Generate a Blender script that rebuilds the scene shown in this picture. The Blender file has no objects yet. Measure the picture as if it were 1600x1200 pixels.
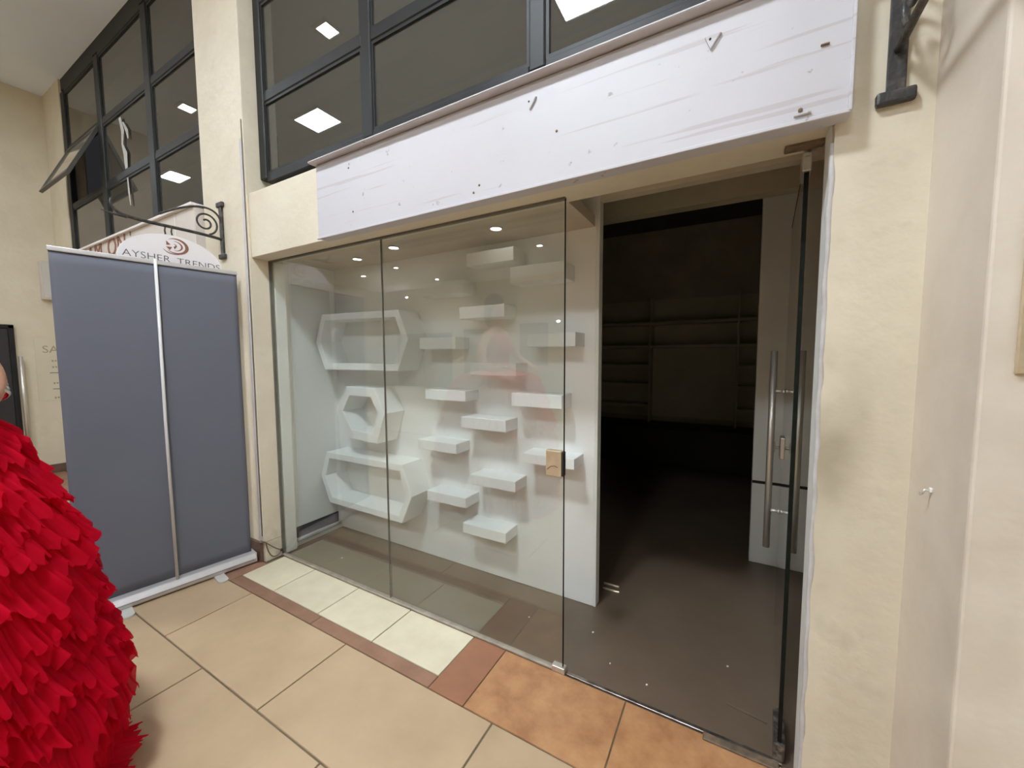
import bpy, bmesh, math, random
from mathutils import Vector, Matrix

random.seed(7)
scene = bpy.context.scene
C = bpy.context.collection

# ------------------------------------------------------------------ camera
F_PX = 611.136
YAW, PITCH, ROLL = (math.radians(a) for a in (-29.541, -4.109, -0.243))
fwd = Vector((math.sin(YAW)*math.cos(PITCH), math.cos(YAW)*math.cos(PITCH), math.sin(PITCH)))
rgt0 = Vector((math.cos(YAW), -math.sin(YAW), 0.0))
up0 = rgt0.cross(fwd)
rgt = math.cos(ROLL)*rgt0 + math.sin(ROLL)*up0
upv = -math.sin(ROLL)*rgt0 + math.cos(ROLL)*up0
cam_data = bpy.data.cameras.new('camera')
cam = bpy.data.objects.new('camera', cam_data)
C.objects.link(cam)
m = Matrix((rgt, upv, -fwd)).transposed().to_4x4()
m.translation = (0.0, -1.6452, 1.5)
cam.matrix_world = m
cam_data.sensor_fit = 'HORIZONTAL'
cam_data.sensor_width = 36.0
cam_data.lens = F_PX/1600.0*36.0
cam_data.clip_start = 0.02
cam_data.clip_end = 200
scene.camera = cam

# ------------------------------------------------------------------ world, exposure
world = bpy.data.worlds.new('world')
scene.world = world
world.use_nodes = True
world.node_tree.nodes['Background'].inputs[0].default_value = (0.9, 0.9, 1.0, 1)
world.node_tree.nodes['Background'].inputs[1].default_value = 0.02
vs = scene.view_settings
vs.view_transform = 'Standard'
vs.look = 'None'
vs.exposure = 0.12
vs.gamma = 1.0
vs.use_curve_mapping = False

PANEL_POWER = 160.0      # radiance of the ceiling LED panels
SMALL_POWER = 35.0      # radiance of the small square downlights
SPOT_POWER = 700.0       # radiance of the hall spots

# ------------------------------------------------------------------ materials
MATS = {}
def mat(name, color, rough=0.6, var=0.0, scale=3.0, bump=0.0, bscale=40.0, metal=0.0, spec=0.5,
        color2=None, stretch=None, rand=0.0, detail=4.0, lo=0.35, hi=0.7):
    if name in MATS:
        return MATS[name]
    mt = bpy.data.materials.new(name)
    mt.use_nodes = True
    nt = mt.node_tree
    b = nt.nodes['Principled BSDF']
    b.inputs['Base Color'].default_value = (*color, 1)
    b.inputs['Roughness'].default_value = rough
    b.inputs['Metallic'].default_value = metal
    b.inputs['Specular IOR Level'].default_value = spec
    geo = nt.nodes.new('ShaderNodeNewGeometry')
    vec = geo.outputs['Position']
    if stretch:
        mp = nt.nodes.new('ShaderNodeMapping')
        mp.inputs['Scale'].default_value = stretch
        nt.links.new(vec, mp.inputs['Vector'])
        vec2 = mp.outputs['Vector']
    else:
        vec2 = vec
    col = None
    if var > 0 or color2:
        n = nt.nodes.new('ShaderNodeTexNoise')
        n.inputs['Scale'].default_value = scale
        n.inputs['Detail'].default_value = detail
        n.inputs['Roughness'].default_value = 0.6
        nt.links.new(vec2, n.inputs['Vector'])
        r = nt.nodes.new('ShaderNodeValToRGB')
        c2 = color2 if color2 else tuple(max(0, c*(1-var)) for c in color)
        r.color_ramp.elements[0].position = lo
        r.color_ramp.elements[1].position = hi
        r.color_ramp.elements[0].color = (*c2, 1)
        r.color_ramp.elements[1].color = (*color, 1)
        nt.links.new(n.outputs['Fac'], r.inputs['Fac'])
        col = r.outputs['Color']
        if rand > 0:
            oi = nt.nodes.new('ShaderNodeObjectInfo')
            mr = nt.nodes.new('ShaderNodeMapRange')
            mr.inputs['To Min'].default_value = 1-rand
            mr.inputs['To Max'].default_value = 1+rand*0.4
            nt.links.new(oi.outputs['Random'], mr.inputs['Value'])
            mx = nt.nodes.new('ShaderNodeMix')
            mx.data_type = 'RGBA'
            mx.blend_type = 'MULTIPLY'
            mx.inputs['Factor'].default_value = 1
            nt.links.new(col, mx.inputs['A'])
            nt.links.new(mr.outputs['Result'], mx.inputs['B'])
            col = mx.outputs['Result']
        nt.links.new(col, b.inputs['Base Color'])
    if bump > 0:
        n2 = nt.nodes.new('ShaderNodeTexNoise')
        n2.inputs['Scale'].default_value = bscale
        n2.inputs['Detail'].default_value = 3
        nt.links.new(vec, n2.inputs['Vector'])
        bp = nt.nodes.new('ShaderNodeBump')
        bp.inputs['Strength'].default_value = bump
        bp.inputs['Distance'].default_value = 0.01
        nt.links.new(n2.outputs['Fac'], bp.inputs['Height'])
        nt.links.new(bp.outputs['Normal'], b.inputs['Normal'])
    MATS[name] = mt
    return mt

def add_layer(mt, color, scale, lo, hi, stretch=(1, 1, 1), offset=(0, 0, 0), region=None, strength=1.0):
    """mix a further stain / scratch colour over a material's base colour by stretched noise;
    region = (centre, radius vector) limits it to a blob with soft edges"""
    nt = mt.node_tree
    b = nt.nodes['Principled BSDF']
    geo = nt.nodes.new('ShaderNodeNewGeometry')
    mp = nt.nodes.new('ShaderNodeMapping')
    mp.inputs['Scale'].default_value = stretch
    mp.inputs['Location'].default_value = offset
    nt.links.new(geo.outputs['Position'], mp.inputs['Vector'])
    n = nt.nodes.new('ShaderNodeTexNoise')
    n.inputs['Scale'].default_value = scale
    n.inputs['Detail'].default_value = 3
    nt.links.new(mp.outputs['Vector'], n.inputs['Vector'])
    mr = nt.nodes.new('ShaderNodeMapRange')
    mr.inputs['From Min'].default_value = lo
    mr.inputs['From Max'].default_value = hi
    mr.inputs['To Max'].default_value = strength
    nt.links.new(n.outputs['Fac'], mr.inputs['Value'])
    fac = mr.outputs['Result']
    if region:
        cen, rad = region
        sub = nt.nodes.new('ShaderNodeVectorMath'); sub.operation = 'SUBTRACT'
        sub.inputs[1].default_value = cen
        nt.links.new(geo.outputs['Position'], sub.inputs[0])
        div = nt.nodes.new('ShaderNodeVectorMath'); div.operation = 'DIVIDE'
        div.inputs[1].default_value = rad
        nt.links.new(sub.outputs[0], div.inputs[0])
        ln = nt.nodes.new('ShaderNodeVectorMath'); ln.operation = 'LENGTH'
        nt.links.new(div.outputs[0], ln.inputs[0])
        m2 = nt.nodes.new('ShaderNodeMapRange')
        m2.inputs['From Min'].default_value = 1.0
        m2.inputs['From Max'].default_value = 0.2
        nt.links.new(ln.outputs['Value'], m2.inputs['Value'])
        mul = nt.nodes.new('ShaderNodeMath'); mul.operation = 'MULTIPLY'
        nt.links.new(fac, mul.inputs[0]); nt.links.new(m2.outputs['Result'], mul.inputs[1])
        fac = mul.outputs[0]
    mx = nt.nodes.new('ShaderNodeMix'); mx.data_type = 'RGBA'
    nt.links.new(fac, mx.inputs['Factor'])
    mx.inputs['B'].default_value = (*color, 1)
    inp = b.inputs['Base Color']
    if inp.is_linked:
        nt.links.new(inp.links[0].from_socket, mx.inputs['A'])
    else:
        mx.inputs['A'].default_value = inp.default_value
    nt.links.new(mx.outputs['Result'], inp)

def glass_mat(name, tint, f0, film=None, film_amt=0.0, rough=0.0, pw=5.0):
    mt = bpy.data.materials.new(name)
    mt.use_nodes = True
    nt = mt.node_tree
    nt.nodes.remove(nt.nodes['Principled BSDF'])
    out = nt.nodes['Material Output']
    tr = nt.nodes.new('ShaderNodeBsdfTransparent')
    tr.inputs[0].default_value = (*tint, 1)
    gl = nt.nodes.new('ShaderNodeBsdfGlossy')
    gl.inputs['Color'].default_value = (1, 1, 1, 1)
    gl.inputs['Roughness'].default_value = rough
    lw = nt.nodes.new('ShaderNodeLayerWeight')
    lw.inputs['Blend'].default_value = 0.5
    p = nt.nodes.new('ShaderNodeMath'); p.operation = 'POWER'
    nt.links.new(lw.outputs['Facing'], p.inputs[0]); p.inputs[1].default_value = pw
    mr = nt.nodes.new('ShaderNodeMapRange')
    mr.inputs['To Min'].default_value = f0
    mr.inputs['To Max'].default_value = 0.95
    nt.links.new(p.outputs[0], mr.inputs['Value'])
    base = tr.outputs[0]
    if film:
        df = nt.nodes.new('ShaderNodeBsdfDiffuse')
        df.inputs['Color'].default_value = (*film, 1)
        m0 = nt.nodes.new('ShaderNodeMixShader')
        m0.inputs[0].default_value = film_amt
        nt.links.new(base, m0.inputs[1]); nt.links.new(df.outputs[0], m0.inputs[2])
        base = m0.outputs[0]
    ms = nt.nodes.new('ShaderNodeMixShader')
    nt.links.new(mr.outputs['Result'], ms.inputs[0])
    nt.links.new(base, ms.inputs[1]); nt.links.new(gl.outputs[0], ms.inputs[2])
    nt.links.new(ms.outputs[0], out.inputs[0])
    MATS[name] = mt
    return mt

def emit_mat(name, color, strength):
    mt = bpy.data.materials.new(name)
    mt.use_nodes = True
    nt = mt.node_tree
    nt.nodes.remove(nt.nodes['Principled BSDF'])
    e = nt.nodes.new('ShaderNodeEmission')
    e.inputs[0].default_value = (*color, 1)
    e.inputs[1].default_value = strength
    nt.links.new(e.outputs[0], nt.nodes['Material Output'].inputs[0])
    MATS[name] = mt
    return mt

M_CREAM = mat('cream_paint', (0.74, 0.68, 0.53), 0.55, color2=(0.68, 0.61, 0.47), scale=3.2, bump=0.2, bscale=25, detail=7)
M_PILLAR = mat('cream_pillar_paint', (0.75, 0.685, 0.53), 0.5, color2=(0.67, 0.60, 0.46), scale=3.5, bump=0.3, bscale=20, detail=7)
add_layer(M_PILLAR, (0.46, 0.40, 0.29), 16.0, 0.60, 0.74, strength=0.16)
add_layer(M_PILLAR, (0.50, 0.43, 0.31), 3.0, 0.42, 0.70, region=((0.236, -0.14, 0.9), (0.07, 0.2, 1.2)), strength=0.55)
add_layer(M_PILLAR, (0.36, 0.31, 0.21), 5.0, 0.3, 0.62, region=((0.26, -0.14, 1.22), (0.12, 0.2, 0.36)), strength=0.75)
add_layer(M_PILLAR, (0.42, 0.36, 0.26), 7.0, 0.55, 0.75, region=((0.3, -0.14, 0.55), (0.2, 0.2, 0.5)), strength=0.5)
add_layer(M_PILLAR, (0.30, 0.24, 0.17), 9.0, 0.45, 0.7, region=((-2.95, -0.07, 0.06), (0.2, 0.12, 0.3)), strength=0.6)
M_PIER = mat('pier_paint', (0.73, 0.665, 0.56), 0.5, color2=(0.63, 0.555, 0.455), scale=3.0, bump=0.35, bscale=14, detail=7)
add_layer(M_PIER, (0.48, 0.41, 0.31), 4.0, 0.40, 0.68, region=((0.446, -0.46, 1.0), (0.10, 0.12, 0.9)), strength=0.6)
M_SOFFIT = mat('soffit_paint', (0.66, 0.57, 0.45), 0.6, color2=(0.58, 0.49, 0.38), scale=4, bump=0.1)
M_CEIL = mat('ceiling_paint', (0.84, 0.90, 0.99), 0.7, var=0.04, scale=1.0)
M_WHITEWALL = mat('display_white', (0.88, 0.87, 0.84), 0.5, color2=(0.85, 0.84, 0.80), scale=3, bump=0.05)
M_SHELF = mat('shelf_white', (0.90, 0.90, 0.88), 0.45, var=0.03, scale=8)
M_SHELF_LAM = M_SHELF
M_PANEL = mat('grey_white_panel', (0.82, 0.83, 0.77), 0.45, var=0.05, scale=2)
M_FASCIA = mat('fascia_white', (0.57, 0.56, 0.58), 0.5, color2=(0.54, 0.53, 0.55), scale=2.5, bump=0.04)
add_layer(M_FASCIA, (0.42, 0.37, 0.36), 1.0, 0.62, 0.66, stretch=(1.0, 1, 40), offset=(3.3, 0, 1.8), strength=0.5)
add_layer(M_FASCIA, (0.30, 0.26, 0.25), 22.0, 0.70, 0.74, strength=0.8)
M_FRAME = mat('dark_steel_frame', (0.020, 0.021, 0.020), 0.5, var=0.3, scale=6, spec=0.3)
M_IRON = mat('wrought_iron', (0.035, 0.034, 0.032), 0.45, color2=(0.10, 0.08, 0.065), scale=30, bump=0.35, bscale=60, lo=0.3, hi=0.5)
M_TILE = mat('beige_floor_tile', (0.58, 0.425, 0.262), 0.32, color2=(0.49, 0.355, 0.215), scale=3.0, rand=0.07, bump=0.05, bscale=30)
M_GROUT = mat('grout', (0.21, 0.155, 0.09), 0.9, var=0.3, scale=20)
M_TILEW = mat('cream_threshold_tile', (0.76, 0.69, 0.50), 0.3, color2=(0.70, 0.62, 0.44), scale=9, rand=0.06, bump=0.05, bscale=30)
M_BORDER = mat('brown_border_tile', (0.36, 0.20, 0.125), 0.38, color2=(0.27, 0.145, 0.09), scale=8, rand=0.1, bump=0.08)
M_ORANGE = mat('orange_terracotta_tile', (0.58, 0.315, 0.145), 0.4, color2=(0.36, 0.165, 0.07), scale=7, rand=0.08, bump=0.2, bscale=18, detail=6)
M_TERRA = mat('red_terracotta_tile', (0.37, 0.17, 0.09), 0.4, color2=(0.30, 0.135, 0.072), scale=6, bump=0.1)
M_SHOPFLOOR = mat('shop_floor_brown', (0.165, 0.118, 0.080), 0.36, color2=(0.135, 0.096, 0.064), scale=3, bump=0.03)
M_DARK = mat('dark_interior_paint', (0.62, 0.56, 0.42), 0.7, var=0.2, scale=2)
M_DARKUNIT = mat('dark_interior_unit', (0.70, 0.64, 0.48), 0.6, var=0.1, scale=2)
M_COUNTER = mat('black_counter', (0.02, 0.018, 0.015), 0.5, var=0.1)
M_BASE = mat('brown_skirting_tile', (0.17, 0.105, 0.075), 0.4, var=0.25, scale=10)
M_ALU = mat('aluminium', (0.68, 0.67, 0.66), 0.4, metal=0.6, var=0.12, scale=14, stretch=(1, 1, 20))
M_STEEL = mat('brushed_steel', (0.72, 0.69, 0.63), 0.38, metal=0.75, var=0.12, scale=9, stretch=(6, 6, 0.6))
M_PATCH = mat('tarnished_patch', (0.10, 0.095, 0.085), 0.4, metal=0.7, color2=(0.35, 0.33, 0.30), scale=40, lo=0.3, hi=0.55)
M_BRASS = mat('worn_brass', (0.74, 0.65, 0.46), 0.38, metal=0.6, color2=(0.62, 0.52, 0.34), scale=16)
M_RUST = mat('rusty_metal', (0.10, 0.075, 0.05), 0.7, color2=(0.22, 0.15, 0.09), scale=30, bump=0.4)
M_CHROMEFLOOR = mat('threshold_metal', (0.5, 0.46, 0.40), 0.35, metal=0.9, color2=(0.2, 0.17, 0.14), scale=24)
M_BANNER = mat('banner_grey_back', (0.150, 0.160, 0.190), 0.75, color2=(0.142, 0.151, 0.178), scale=1.2, spec=0.25)
M_POLE = mat('white_pole', (0.74, 0.73, 0.71), 0.35, var=0.05)
M_PLASTIC = mat('frosted_plastic', (0.62, 0.60, 0.55), 0.4, var=0.05)
M_EDGE = mat('glass_edge', (0.012, 0.014, 0.010), 0.7, spec=0.1, var=0.3, scale=20)
M_SEAL = mat('silicone_joint', (0.16, 0.15, 0.12), 0.6, var=0.2, scale=20)
M_CAULK = mat('white_caulk', (0.58, 0.57, 0.56), 0.6, color2=(0.46, 0.44, 0.42), scale=12, bump=0.3, bscale=30)
M_SIGNW = mat('sign_white', (0.84, 0.80, 0.80), 0.4, var=0.02)
M_SIGNC = mat('sign_cream', (0.68, 0.62, 0.56), 0.5, var=0.06, scale=4)
M_INK = mat('sign_ink_dark', (0.10, 0.075, 0.07), 0.6, var=0.1)
M_BROWN = mat('sign_ink_brown', (0.28, 0.12, 0.075), 0.6, var=0.1)
M_CABLE = mat('brown_cable', (0.16, 0.115, 0.07), 0.5, var=0.1)
M_CONDUIT = mat('pale_conduit', (0.62, 0.59, 0.60), 0.5, var=0.12, scale=8)
M_WHITEBIT = mat('white_paper', (0.85, 0.83, 0.78), 0.7, var=0.05)
M_FILM = mat('torn_white_film', (0.55, 0.53, 0.50), 0.6, var=0.25, scale=30)
M_DOORDARK = mat('dark_door', (0.05, 0.048, 0.05), 0.25, var=0.15)
M_SKIN = mat('skin_tone', (0.55, 0.28, 0.18), 0.5, var=0.06, scale=6)
M_HAIR = mat('dark_hair', (0.02, 0.014, 0.01), 0.5, var=0.4, scale=60, stretch=(1, 1, 0.1))
M_SILVER = mat('silver_beads', (0.75, 0.74, 0.72), 0.2, metal=1.0, var=0.2, scale=60)
M_OPP = mat('hall_wall_paint', (0.62, 0.55, 0.44), 0.6, var=0.08, scale=1.5)
M_OPPDARK = mat('hall_shopfront_dark', (0.10, 0.10, 0.09), 0.3, var=0.2)
M_HALLFLOOR = mat('hall_floor', (0.58, 0.45, 0.28), 0.35, color2=(0.52, 0.40, 0.25), scale=2)
M_FIXTURE = mat('lamp_housing', (0.8, 0.8, 0.8), 0.4, var=0.03)
M_LED = emit_mat('led_panel', (0.90, 0.985, 1.09), PANEL_POWER*1.4)
M_FILL = emit_mat('fill_panel', (0.90, 0.985, 1.09), PANEL_POWER*0.50)  # emitter for the added fill row, not for the mirrored panels
M_FILLDIM = emit_mat('fill_panel_dim', (0.90, 0.985, 1.09), PANEL_POWER*0.35)  # weaker emitter for the rest of the added fill row
M_LEDA = emit_mat('led_panel_aged', (0.90, 0.985, 1.09), PANEL_POWER*0.42)
M_LEDS = emit_mat('led_small', (1.0, 0.97, 0.93), SMALL_POWER)
M_SPOT = emit_mat('hall_spot', (1.0, 0.95, 0.88), SPOT_POWER)
M_GLASS = glass_mat('shop_glass', (0.955, 0.975, 0.96), 0.08)
M_UPGLASS = glass_mat('upstairs_tinted_glass', (0.55, 0.56, 0.52), 0.07, film=(0.10, 0.092, 0.075), film_amt=0.55)

# red tulle: diffuse + translucent, lit by the lamps only
def tulle(name, c1, c2):
    mt = mat(name, c1, 0.75, color2=c2, scale=14, spec=0.15, lo=0.3, hi=0.75)
    nt = mt.node_tree
    b = nt.nodes['Principled BSDF']
    tl = nt.nodes.new('ShaderNodeBsdfTranslucent')
    tl.inputs[0].default_value = (*c1, 1)
    ms = nt.nodes.new('ShaderNodeMixShader')
    ms.inputs[0].default_value = 0.4
    out = nt.nodes['Material Output']
    nt.links.new(b.outputs[0], ms.inputs[1]); nt.links.new(tl.outputs[0], ms.inputs[2])
    tr = nt.nodes.new('ShaderNodeBsdfTransparent')
    tr.inputs[0].default_value = (0.9, 0.25, 0.3, 1)
    m2 = nt.nodes.new('ShaderNodeMixShader')
    m2.inputs[0].default_value = 0.28
    nt.links.new(ms.outputs[0], m2.inputs[1]); nt.links.new(tr.outputs[0], m2.inputs[2])
    nt.links.new(m2.outputs[0], out.inputs[0])
    return mt
M_TULLE = tulle('red_tulle', (0.84, 0.004, 0.042), (0.62, 0.001, 0.022))
M_SATIN = mat('red_satin', (0.60, 0.006, 0.03), 0.4, var=0.15, scale=6)

# ------------------------------------------------------------------ mesh helpers
def obj(name, bm, material, parent=None, smooth=False):
    me = bpy.data.meshes.new(name)
    bmesh.ops.recalc_face_normals(bm, faces=bm.faces)
    bm.to_mesh(me); bm.free()
    if smooth:
        for p in me.polygons: p.use_smooth = True
    me.materials.append(material)
    o = bpy.data.objects.new(name, me)
    C.objects.link(o)
    if parent: o.parent = parent
    return o

def empty(name, loc=(0, 0, 0)):
    o = bpy.data.objects.new(name, None)
    o.location = loc
    o.empty_display_size = 0.1
    C.objects.link(o)
    return o

def tag(o, label, cat, group=None):
    o['label'] = label; o['category'] = cat
    if group: o['group'] = group
    return o

def struct(o, label=None):
    o['kind'] = 'structure'
    if label: o['label'] = label
    return o

def setloc(o, loc):
    """give a mesh built in world coordinates an origin at loc"""
    loc = Vector(loc)
    o.data.transform(Matrix.Translation(-loc))
    o.location = loc
    return o

def part(o, root):
    """parent o (built in world coordinates) under an Empty placed somewhere else"""
    o.parent = root
    o.location = o.location - root.location
    return o

def bx(bm, x0, x1, y0, y1, z0, z1, bevel=0.0, seg=1, M=None):
    r = bmesh.ops.create_cube(bm, size=1)
    vs_ = r['verts']
    for v in vs_:
        v.co = Vector(((x0+x1)/2+v.co.x*(x1-x0), (y0+y1)/2+v.co.y*(y1-y0), (z0+z1)/2+v.co.z*(z1-z0)))
    if bevel > 0:
        es = list({e for v in vs_ for e in v.link_edges})
        r2 = bmesh.ops.bevel(bm, geom=es, offset=bevel, segments=seg, affect='EDGES', profile=0.5)
        vs_ = list({v for f in r2['faces'] for v in f.verts} | {v for v in vs_ if v.is_valid})
    if M is not None:
        for v in vs_: v.co = M @ v.co
    return bm

def box(name, material, dims, parent=None, bevel=0.0, seg=1, M=None):
    bm = bmesh.new()
    bx(bm, *dims, bevel=bevel, seg=seg, M=M)
    return obj(name, bm, material, parent)

def tube(bm, pts, r, n=10, closed=False, caps=True, flat=None):
    pts = [Vector(p) for p in pts]
    N = len(pts)
    rr = r if isinstance(r, (list, tuple)) else [r]*N
    rings = []
    prev = None
    for i, p in enumerate(pts):
        if closed: t = pts[(i+1) % N]-pts[i-1]
        elif i == 0: t = pts[1]-p
        elif i == N-1: t = p-pts[i-1]
        else: t = pts[i+1]-pts[i-1]
        t.normalize()
        if prev is None:
            a = Vector((0, 0, 1)) if abs(t.z) < 0.9 else Vector((1, 0, 0))
        else:
            a = prev
        u = (a-t*a.dot(t)).normalized(); w = t.cross(u)
        prev = u
        fl = flat if flat else (1, 1)
        rings.append([bm.verts.new(p+rr[i]*(math.cos(2*math.pi*k/n)*u*fl[0]+math.sin(2*math.pi*k/n)*w*fl[1])) for k in range(n)])
    M_ = N if closed else N-1
    for i in range(M_):
        A, B = rings[i], rings[(i+1) % N]
        for k in range(n):
            bm.faces.new((A[k], A[(k+1) % n], B[(k+1) % n], B[k]))
    if caps and not closed:
        bm.faces.new(rings[0][::-1]); bm.faces.new(rings[-1])
    return bm

def tubeobj(name, material, pts, r, n=10, parent=None, closed=False, flat=None):
    bm = bmesh.new()
    tube(bm, pts, r, n, closed, flat=flat)
    return obj(name, bm, material, parent, smooth=True)

def prism(name, material, poly, axis, a0, a1, parent=None, bevel=0.0):
    """extrude a 2D polygon; axis 'y': poly is (x,z); axis 'x': poly is (y,z); axis 'z': poly is (x,y)"""
    bm = bmesh.new()
    def P(p, a):
        return {'y': (p[0], a, p[1]), 'x': (a, p[0], p[1]), 'z': (p[0], p[1], a)}[axis]
    A = [bm.verts.new(P(p, a0)) for p in poly]
    B = [bm.verts.new(P(p, a1)) for p in poly]
    n = len(poly)
    bm.faces.new(A); bm.faces.new(B[::-1])
    for i in range(n):
        bm.faces.new((A[i], A[(i+1) % n], B[(i+1) % n], B[i]))
    if bevel > 0:
        bmesh.ops.bevel(bm, geom=bm.edges[:], offset=bevel, segments=2, affect='EDGES')
    return obj(name, bm, material, parent)

def text(name, body, size, material, M, parent=None, depth=0.002, spacing=1.0, fit=None, off=0.0):
    cu = bpy.data.curves.new(name, 'FONT')
    cu.body = body; cu.size = size; cu.extrude = depth
    cu.align_x = 'CENTER'; cu.align_y = 'CENTER'
    cu.space_character = spacing
    cu.resolution_u = 3
    cu.offset = off
    tmp = bpy.data.objects.new(name, cu)
    C.objects.link(tmp)
    dg = bpy.context.evaluated_depsgraph_get()
    me = bpy.data.meshes.new_from_object(tmp.evaluated_get(dg))
    bpy.data.objects.remove(tmp); bpy.data.curves.remove(cu)
    if fit:
        xs = [v.co.x for v in me.vertices]
        s = fit/(max(xs)-min(xs)); c0 = (max(xs)+min(xs))/2
        for v in me.vertices: v.co.x = (v.co.x-c0)*s
    me.transform(M)
    me.materials.clear(); me.materials.append(material)
    o = bpy.data.objects.new(name, me)
    C.objects.link(o)
    if parent: o.parent = parent
    return o

def face_x(loc):      # local x -> +Y, y -> +Z, normal +X
    return Matrix(((0, 0, 1, loc[0]), (1, 0, 0, loc[1]), (0, 1, 0, loc[2]), (0, 0, 0, 1)))
def face_my(loc):     # local x -> +X, y -> +Z, normal -Y
    return Matrix(((1, 0, 0, loc[0]), (0, 0, -1, loc[1]), (0, 1, 0, loc[2]), (0, 0, 0, 1)))

# ================================================================== SETTING
CEIL = 4.79
JF = -0.138     # front face of the facade
XL, XR = -2.94, 0.236   # shopfront opening

# ---- corridor floor with its tiles
floor = struct(box('floor', M_GROUT, (-16.0, 5.0, -4.0, 0.0, -0.30, -0.006)), 'beige tiled corridor floor')
struct(box('floor_hall_left', M_HALLFLOOR, (-16.0, -7.72, -4.0, -0.05, -0.005, -0.001)), 'hall floor left of the tiled corridor')
hall_floor = struct(box('floor_hall', M_HALLFLOOR, (-16.0, 5.0, -13.0, -4.0, -0.30, -0.001)), 'hall floor beyond the tiled corridor')
def tile(x0, x1, y0, y1, material, cache={}, g=0.0042, name='tile'):
    w, d = round(x1-x0, 4), round(y1-y0, 4)
    key = (w, d, material.name)
    if key not in cache:
        bm = bmesh.new()
        bx(bm, -w/2+g, w/2-g, -d/2+g, d/2-g, -0.012, 0.0, bevel=0.0015)
        me = bpy.data.meshes.new(name)
        bm.to_mesh(me); bm.free(); me.materials.append(material)
        cache[key] = me
    o = bpy.data.objects.new(name, cache[key])
    o.location = ((x0+x1)/2, (y0+y1)/2, 0)
    o.parent = floor
    C.objects.link(o)
    return o
T, R = 0.9056, 0.4450
for row in range(8):
    y1 = -0.382-R*row
    y0 = y1-R
    start = -2.6256 if row % 2 == 0 else -2.1916
    k0 = int((-7.7-start)//T)
    x = start+k0*T
    while x < 4.2:
        tile(max(x, -7.7), x+T, y0, y1, M_TILE)
        x += T
# threshold: brown border, cream tiles, terracotta and orange tiles
for a, b in ((-2.99, -2.53), (-2.53, -2.074), (-2.074, -1.618), (-1.618, -1.162)):
    tile(max(a, -2.905), b, -0.308, -0.012, M_TILEW, g=0.0035)
for a, b in ((-2.905, -2.03), (-2.03, -1.162)):
    tile(a, b, -0.382, -0.308, M_BORDER, g=0.002)
tile(-3.06, -2.905, -0.382, -0.138, M_BORDER, g=0.002)
for k in range(5):
    tile(-3.06-0.93*(k+1), -3.06-0.93*k, -0.382, -0.138, M_BORDER, g=0.002)
tile(-1.162, -0.967, -0.382, -0.012, M_TERRA, g=0.002)
tile(-0.967, -0.362, -0.382, -0.012, M_ORANGE, g=0.003)
tile(-0.362, 0.243, -0.382, -0.012, M_ORANGE, g=0.003)
tile(0.243, 0.446, -0.382, -0.139, M_ORANGE, g=0.003)
# ---- shop floor
struct(box('floor_shop', M_SHOPFLOOR, (-4.2, 2.6, 0.0, 4.6, -0.30, -0.002)), 'dark brown floor inside the empty shop')

# ---- ceilings
struct(box('ceiling', M_CEIL, (-16.0, 5.0, -13.0, 0.30, CEIL, CEIL+0.2)), 'high plain corridor ceiling')
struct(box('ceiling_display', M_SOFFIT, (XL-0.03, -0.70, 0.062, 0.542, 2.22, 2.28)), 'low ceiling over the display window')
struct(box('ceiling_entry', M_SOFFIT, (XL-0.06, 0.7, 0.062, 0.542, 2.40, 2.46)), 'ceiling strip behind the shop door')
struct(box('ceiling_shop', mat('shop_ceiling', (0.15, 0.16, 0.16), 0.7, var=0.1), (-4.2, 2.6, 0.60, 4.6, 3.30, 3.40)), 'dark ceiling inside the shop')

# ---- facade: pillars, lintels, pier
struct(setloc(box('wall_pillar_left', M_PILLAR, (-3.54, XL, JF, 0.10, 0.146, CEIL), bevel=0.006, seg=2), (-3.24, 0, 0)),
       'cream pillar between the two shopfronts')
struct(box('wall_pillar_foot', M_PILLAR, (-3.53, XL+0.001, JF+0.01, 0.10, 0.0, 0.146)), 'foot of the cream pillar')
struct(box('baseboard_pillar', M_BASE, (-3.535, XL-0.024, JF-0.012, JF+0.012, 0.0, 0.146), bevel=0.003), 'brown skirting tile at the pillar foot')
struct(box('wall_lintel', M_CREAM, (XL, XR, JF+0.016, 0.06, 2.188, 2.62), bevel=0.004), 'cream lintel over the shopfront')
struct(setloc(box('wall_pillar_right', M_PILLAR, (XR, 0.452, JF, -0.015, 0.0, CEIL)), (0.34, 0, 0)),
       'narrow cream pillar right of the shop door')
struct(setloc(box('wall_right', M_PIER, (0.446, 3.4, -0.459, 0.30, 0.0, CEIL), bevel=0.006, seg=2), (1.9, 0, 0)),
       'projecting cream wall at the right edge')
# plaster edge strip of the door reveal
def wavy_strip(name, x, y, z0, z1, w, material):
    bm = bmesh.new()
    pts, rr = [], []
    n = 40
    for i in range(n+1):
        z = z0+(z1-z0)*i/n
        pts.append((x+0.0015*math.sin(i*1.7)+random.uniform(-.001, .001), y+random.uniform(-.001, .001), z)); rr.append(w*(1+random.uniform(-.18, .18)))
    tube(bm, pts, rr, 8)
    return obj(name, bm, material, smooth=True)
struct(wavy_strip('trim_1', XR-0.002, JF+0.006, 0.0, 2.12, 0.0075, M_CAULK), 'white plaster edge strip beside the door')
struct(box('trim_2', M_PANEL, (XR-0.006, XR, JF+0.02, -0.03, 0.0, 2.186), bevel=0.002), 'grey door reveal lining')
struct(box('trim_9', M_COUNTER, (0.142, 1.99, 1.598, 1.612, 0.585, 0.603)), 'black strip painting the shade in the groove across the pale panels')  # black strip stands in for the shade inside the groove

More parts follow.
